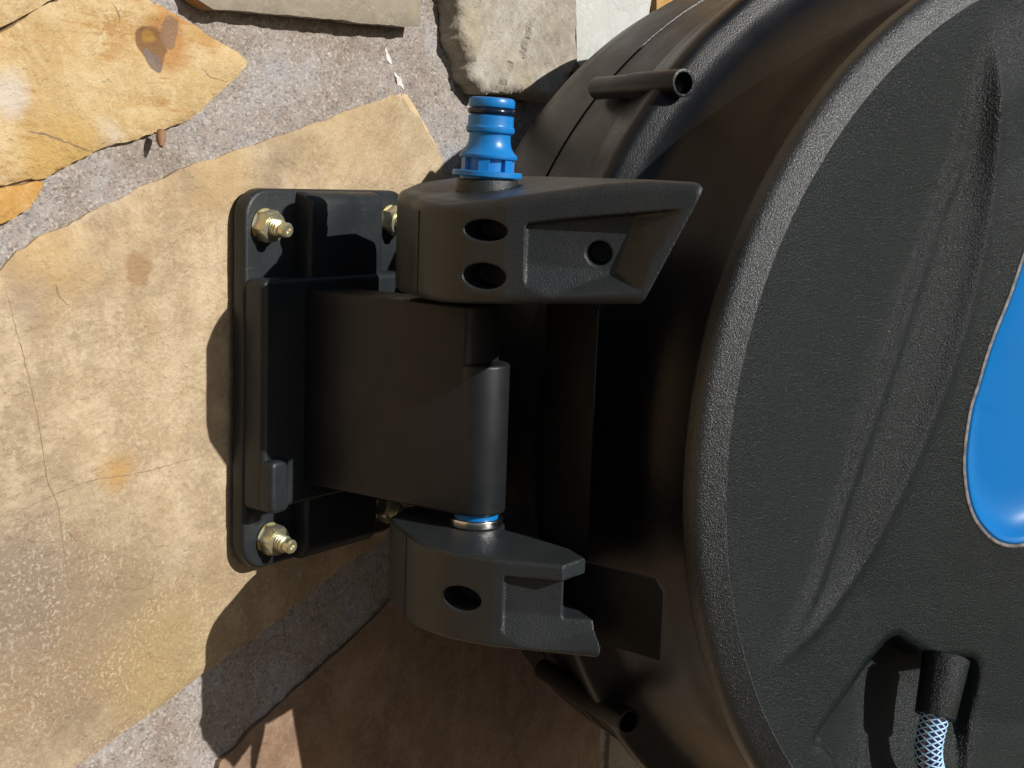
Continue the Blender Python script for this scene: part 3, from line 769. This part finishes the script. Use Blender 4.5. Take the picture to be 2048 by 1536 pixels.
# blue handle recess with its grey lip
def loop_strip(rows, close_last=False):
    n = len(BL); V, F = [], []
    c = Vector((float(BLa[:, 0].mean()), float(BLa[:, 1].mean())))
    area = sum(BLa[i][0] * BLa[(i + 1) % n][1] - BLa[(i + 1) % n][0] * BLa[i][1] for i in range(n)); sgn = 1 if area > 0 else -1
    for off, h in rows:
        for i in range(n):
            a, b = BLa[i - 1], BLa[(i + 1) % n]; tg = Vector((b[0] - a[0], b[1] - a[1])).normalized(); nr = Vector((-tg.y, tg.x)) * sgn
            p = Vector(BL[i]) + nr * off
            V.append(RF(p.x, h + HB[i], p.y))
    for k in range(len(rows) - 1):
        for i in range(n):
            j = (i + 1) % n; F.append((k * n + i, k * n + j, (k + 1) * n + j, (k + 1) * n + i))
    if close_last: F.append(tuple((len(rows) - 1) * n + i for i in range(n)))
    me = mesh(V, F, False); 
    if sum(p.normal.dot(RN) * p.area for p in me.polygons) < 0: me.flip_normals()
    me.shade_smooth(); me.set_sharp_from_angle(angle=radians(40)); return me
hb = 0.0
HB = cover_h(np.array(BL) + 0.0)
link('handle_lip', loop_strip([(-1.2, hb - 1), (-.9, hb + .35), (-.2, hb + .7), (.5, hb + .6), (.8, hb - 1.5)]), MAT['grey'], reel)
link('handle_recess', loop_strip([(.75, hb - 2), (.8, hb + .2), (1.6, hb + .8), (3.0, hb + .7), (4.2, hb - .4), (6.0, hb - 2.6), (9, hb - 5.2), (13, hb - 7), (18, hb - 8), (24, hb - 8.3)], True), MAT['blue2'], reel)

# screw bosses along the drum
def boss(ang, r, d0, d1, R=6.2, tail=True):
    r, d0, d1 = r * K, d0 * K, d1 * K
    a = radians(ang); rad = -RU * cos(a) + ZZ * sin(a)
    o = RO + rad * r
    outer = lathe([(0, d0), (R * .86, d0), (R * .90, d0 + 26), (R, d0 + 32), (R, d1), (0, d1)], o, RN, 40, ref=tuple(rad))
    bore = lathe([(0, d1 - 24), (R - 1.5, d1 - 24), (R - 1.3, d1 + 9), (0, d1 + 9)], o, RN, 40, ref=tuple(rad))
    # slanted mouth
    t1 = (RN * .86 + rad * .0 + ZZ * .5).normalized()
    return carve(outer, cutters=[bore], bevel=.5, seg=2, angle=50)
link('screw_boss', boss(40, 237.5, -146, -79), MAT['shell'], reel)
link('screw_boss', boss(-33, 237.5, -146, -72), MAT['shell'], reel)

# hinge arms
front_prof = smooth_poly([(26, -74), (19.5, -80), (11, -93), (3.5, -104), (-1, -115), (-2.6, -130), (.5, -148)], 4) + [(8.4, -166), (15.4, -182), (22, -197), (30.7, -217)]
back_prof = [(84, -106), (82, -84), (66, -72), (44, -68)]
FN = Vector((-.916, -.40, 0)).normalized(); FP = Vector((8.4, -166, 0))
def rayp(px, py, e=0.0):
    """point of the arms' flat front face (or of a plane e mm inside it)"""
    v = D + CR * (px - 1024) / FPX - CU * (py - 768) / FPX; p0 = FP - FN * e
    return CAM + v * ((p0 - CAM).dot(FN) / v.dot(FN))
def frustum(outer, inner, push=4.0, e=4.5):
    """pocket cutter between an outline on the front face and a smaller one e mm inside"""
    V = []
    for a, b in zip(outer, inner): V.append(a + (a - b) * (push / e))
    V += list(inner); n = len(outer)
    F = [tuple(range(n))[::-1], tuple(range(n, 2 * n))] + [(i, (i + 1) % n, n + (i + 1) % n, n + i) for i in range(n)]
    bm = bmesh.new()
    vs = [bm.verts.new(Vector(v) * MM) for v in V]
    for f in F: bm.faces.new([vs[i] for i in f])
    bmesh.ops.triangulate(bm, faces=bm.faces); bmesh.ops.recalc_face_normals(bm, faces=bm.faces)
    me = bpy.data.meshes.new('mesh'); bm.to_mesh(me); bm.free(); return me
def moulded(base, bevel, cutters, vox=.6, it=5):
    """booleans, then a fine remesh whose edges are worn round like a moulding's"""
    o = bpy.data.objects.new('tmp', base); COL.objects.link(o); tmp = [o]
    if bevel:
        b = o.modifiers.new('b', 'BEVEL'); b.width = bevel * MM; b.segments = 4; b.limit_method = 'ANGLE'; b.angle_limit = radians(45); b.use_clamp_overlap = False
    for c in cutters:
        k = bpy.data.objects.new('tmp', c); COL.objects.link(k); tmp.append(k)
        m = o.modifiers.new('x', 'BOOLEAN'); m.operation = 'DIFFERENCE'; m.object = k; m.solver = 'EXACT'
    r = o.modifiers.new('r', 'REMESH'); r.mode = 'VOXEL'; r.voxel_size = vox * MM; r.use_smooth_shade = True
    q = o.modifiers.new('s', 'SMOOTH'); q.factor = .5; q.iterations = it
    out = bpy.data.meshes.new_from_object(o.evaluated_get(bpy.context.evaluated_depsgraph_get()))
    for k in tmp: bpy.data.objects.remove(k)
    out.shade_smooth(); out.materials.clear()
    return out
def oval(o, w, h, depth, ndir):
    """elliptical bore into an arm"""
    nd = Vector(ndir).normalized(); tx = ZZ.cross(nd).normalized()
    pts = [(w * cos(2 * pi * i / 40), h * sin(2 * pi * i / 40)) for i in range(40)]
    return frame_prism(pts, o, tx, ZZ, -nd, -6, depth)
def on_front(xpix, zz):
    """point of the arms' rounded front seen at photograph column xpix"""
    best = None
    for p in front_prof:
        P = Vector((p[0], p[1], zz)); q = P - CAM; x = 1024 + FPX * q.dot(CR) / q.dot(D)
        if best is None or abs(x - xpix) < best[0]: best = (abs(x - xpix), P)
    return best[1]
nd1 = Vector((-.98, -.18, 0))
def zat(p, z): return Vector((p.x, p.y, z))

# lower arm: pocket open to the right, thin top flange that ends in a tip
low_plan = front_prof[:-2] + [(18.2, -188.5), (37.4, -158)] + back_prof
ol, orr = rayp(1006, 1200), rayp(1235, 1200); il, ir = rayp(1006, 1200, 2.5), rayp(1235, 1200, 7.5)
wb = rayp(1003, 1217, 4.5).z; wb2 = rayp(1125, 1234, 4.5).z
pk_low = frustum([zat(ol, -134.5), zat(ol, -158.6), zat(orr, -159.5), zat(orr, -134.5)], [zat(il, -134.5), zat(il, wb), zat(ir, wb2 - 1.0), zat(ir, -134.5)])
we = rayp(1126, 1200, 5.0)
void = prism([(we.x, we.y), (37.4, -157.5), (70, -200), (10, -240), (-25, -205), (we.x - 14, we.y - 4)], wb2 - .6, -134.4)
tip_cut = [(-20, -172), (12, -173.5), (27, -174), (32, -171.5), (37, -150), (41.5, -124), (60, -112), (110, -112), (110, -260), (-20, -260)]
low_arm = moulded(prism(low_plan, -164, -127.8), 1.6, [pk_low, void, prism(tip_cut, -134.6, -100), oval(on_front(933, -146.0), 8.6, 4.9, 16, nd1)], vox=.55, it=4)
link('hinge_arm', low_arm, MAT['arm'], reel)
# upper arm: closed pocket with a drafted end wall, one hole through its web, two ovals in the knuckle
up_plan = front_prof + [(54, -198)] + back_prof
def uz(x, y): return min(21.5, 9.5 + .12 * max(0.0, -y - 120) + .16 * max(0, x + 2))
def lz(x, y): return -29.0 + .055 * max(0.0, -y - 120)
pk_up = frustum([rayp(1052, 447), rayp(1049, 572), rayp(1282, 583), rayp(1368, 418)], [rayp(1052, 452, 2.5), rayp(1049, 528, 2.5), rayp(1234, 544, 7.0), rayp(1272, 430, 7.0)])
end_cut = frame_prism([(-242.5, 24), (-213.5, -26), (-208, -36), (-330, -36), (-330, 40), (-250, 40)], (0, 0, 0), (0, 1, 0), (0, 0, 1), (.79, .613, 0), -60, 140)
hp_ = rayp(1197, 507, 5.0)
up_arm = moulded(prism(up_plan, -29, 15, lambda x, y: uz(x, y), lz), 4.0, [end_cut, pk_up, oval(hp_, 4.9, 4.6, 14, FN),
      oval(on_front(975, 0.5), 9.2, 4.1, 16, nd1), oval(on_front(970, -17), 9.2, 5.0, 16, nd1)], vox=.55, it=4)
link('hinge_arm', up_arm, MAT['arm'], reel)
# web panels between arms and drum, extra black to stand in for shade
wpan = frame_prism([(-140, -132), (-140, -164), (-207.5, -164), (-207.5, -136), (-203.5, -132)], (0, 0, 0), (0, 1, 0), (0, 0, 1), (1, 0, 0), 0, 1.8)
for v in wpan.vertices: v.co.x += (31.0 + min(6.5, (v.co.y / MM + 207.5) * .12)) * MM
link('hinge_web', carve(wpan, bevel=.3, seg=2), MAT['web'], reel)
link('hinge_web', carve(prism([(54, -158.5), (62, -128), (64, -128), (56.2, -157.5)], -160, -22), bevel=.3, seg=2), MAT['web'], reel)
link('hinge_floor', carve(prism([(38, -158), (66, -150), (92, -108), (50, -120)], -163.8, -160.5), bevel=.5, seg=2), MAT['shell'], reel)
# mould seams down the rounded ends
def seam(px, z0_, z1_):
    a = on_front(px, (z0_ + z1_) / 2); nr = Vector((-.86, .5, 0)).normalized()
    V, F = [], []
    tg = ZZ.cross(nr)
    pts = [Vector((a.x, a.y, z0_ + (z1_ - z0_) * k / 8)) + nr * .12 for k in range(9)]
    link('mould_seam', tube(pts, .32, 6), MAT['arm'], reel)
seam(838, -26.5, 6.5); seam(812, -162, -128.5)

# collar and hose connector
link('collar', carve(lathe([(0, 8), (13.4, 8), (12.9, 19.6), (0, 19.6)], (39.2, -111, 0), (0, 0, 1), 48), bevel=.8, seg=3, angle=50), MAT['arm'], reel)
cax = (ZZ + CR * .035).normalized()
cp = [(0, -3), (11.0, -3), (11.2, .0), (14.1, .05), (14.4, .4), (14.4, 2.2), (14.0, 2.5), (9.3, 2.5), (9.3, 7.6), (11.7, 7.6), (12.0, 8.0), (12.0, 9.0), (11.6, 9.5), (10.4, 10.6), (9.3, 12.4), (8.75, 14.5), (8.6, 17.2), (8.7, 17.7), (9.6, 18.0), (10.1, 18.7), (10.1, 20.2), (9.5, 20.8), (9.45, 21.2), (9.45, 24.7), (9.2, 25.0), (8.3, 25.1), (8.3, 28.3), (9.3, 28.4), (9.55, 28.8), (9.55, 31.0), (9.1, 31.9), (8.2, 32.3), (6.0, 32.3), (5.6, 31.5), (5.6, 2)]
CO = Vector((39.2, -111, 20.4))
con = link('hose_connector', lathe(cp, CO, cax, 64, angle=38), MAT['blue'], reel)
ribs = []
e1 = (CR - cax * CR.dot(cax)).normalized(); e2 = cax.cross(e1)
for k in range(6):
    a = radians(60 * k + 22)
    d = e1 * cos(a) + e2 * sin(a); tg = cax.cross(d)
    ribs.append(frame_prism([(9.0, 2.2), (10.9, 2.2), (10.9, 7.9), (9.0, 7.9)], CO, d, cax, tg, -2.2, 2.2))
link('collar_rib', join(ribs), MAT['blue'], con)
link('o_ring', lathe([(8.55 + 1.45 * cos(radians(a)), 26.7 + 1.35 * sin(radians(a))) for a in range(0, 360, 20)], CO, cax, 56, angle=80, closed=True), MAT['rubber'], con)

# hose shroud on the cover and braided hose
s0, z0 = pix(1905, 1345, 6); s1, z1 = pix(1872, 1415, 6)
A0 = RF(-84.5, 2, -102.5); A1 = RF(-91.5, 6, -117)
ax = (A1 - A0).normalized()
link('hose_shroud', carve(lathe([(0, -13), (10.6, -11), (9.0, 17), (6.9, 17), (6.9, 6), (0, 6)], A0, ax, 48), bevel=.6, seg=2, angle=40), MAT['panel'], reel)
hose_root = empty('braided_hose', tuple(A1), 'thin blue hose with white crossed braid hanging from the black reel cover', 'hose')
hp = smooth_poly([tuple(A0 + ax * 8), tuple(A0 + ax * 16), tuple(RF(-95.0, 7, -131)), tuple(RF(-91, 8, -146)), tuple(RF(-81, 12, -170)), tuple(RF(-70, 16, -215)), tuple(RF(-72, 22, -300)), tuple(RF(-80, 22, -450)), tuple(RF(-80, 22, -700)), tuple(RF(-70, 40, -1050))], 14)
HR = 6.1
link('hose_tube', tube(hp, HR, 28), MAT['core'], hose_root)
def braid(nstart, npts, pitch=19.0, k=7, r=HR + .12, w=.44):
    pts = [Vector(p) for p in hp]; L = [0]
    for a, b in zip(pts, pts[1:]): L.append(L[-1] + (b - a).length)
    tot = min(L[-1], 330); V, F = [], []
    # parallel-transported frames
    up = Vector((.31, .21, .93)); fr = []
    for i, p in enumerate(pts):
        tg = (pts[min(i + 1, len(pts) - 1)] - pts[max(i - 1, 0)]).normalized(); a = up.cross(tg).normalized(); up = tg.cross(a); fr.append((p, a, up, tg))
    def frame(l):
        i = max(0, min(len(L) - 2, int(np.searchsorted(L, l)) - 1)); u = (l - L[i]) / max(1e-6, L[i + 1] - L[i])
        A, B = fr[i], fr[i + 1]; return A[0].lerp(B[0], u), A[1].lerp(B[1], u).normalized(), A[2].lerp(B[2], u).normalized(), A[3].lerp(B[3], u).normalized()
    for sg in (1, -1):
        for q in range(k):
            n = int(tot / .9); start = len(V)
            for i in range(n + 1):
                l = tot * i / n; p, a, b, tg = frame(l); th = sg * 2 * pi * l / pitch + 2 * pi * q / k
                e = a * cos(th) + b * sin(th); cdir = (a * -sin(th) + b * cos(th)); 
                side = (tg - cdir * sg * .0).normalized()
                V += [p + e * (r - .1) + tg * w, p + e * (r + .22), p + e * (r - .1) - tg * w]
            for i in range(n):
                o = start + 3 * i; F += [(o, o + 1, o + 4, o + 3), (o + 1, o + 2, o + 5, o + 4)]
    return mesh(V, F, True, None)
bo = link('hose_braid', braid(0, 0), MAT['thread'], hose_root);
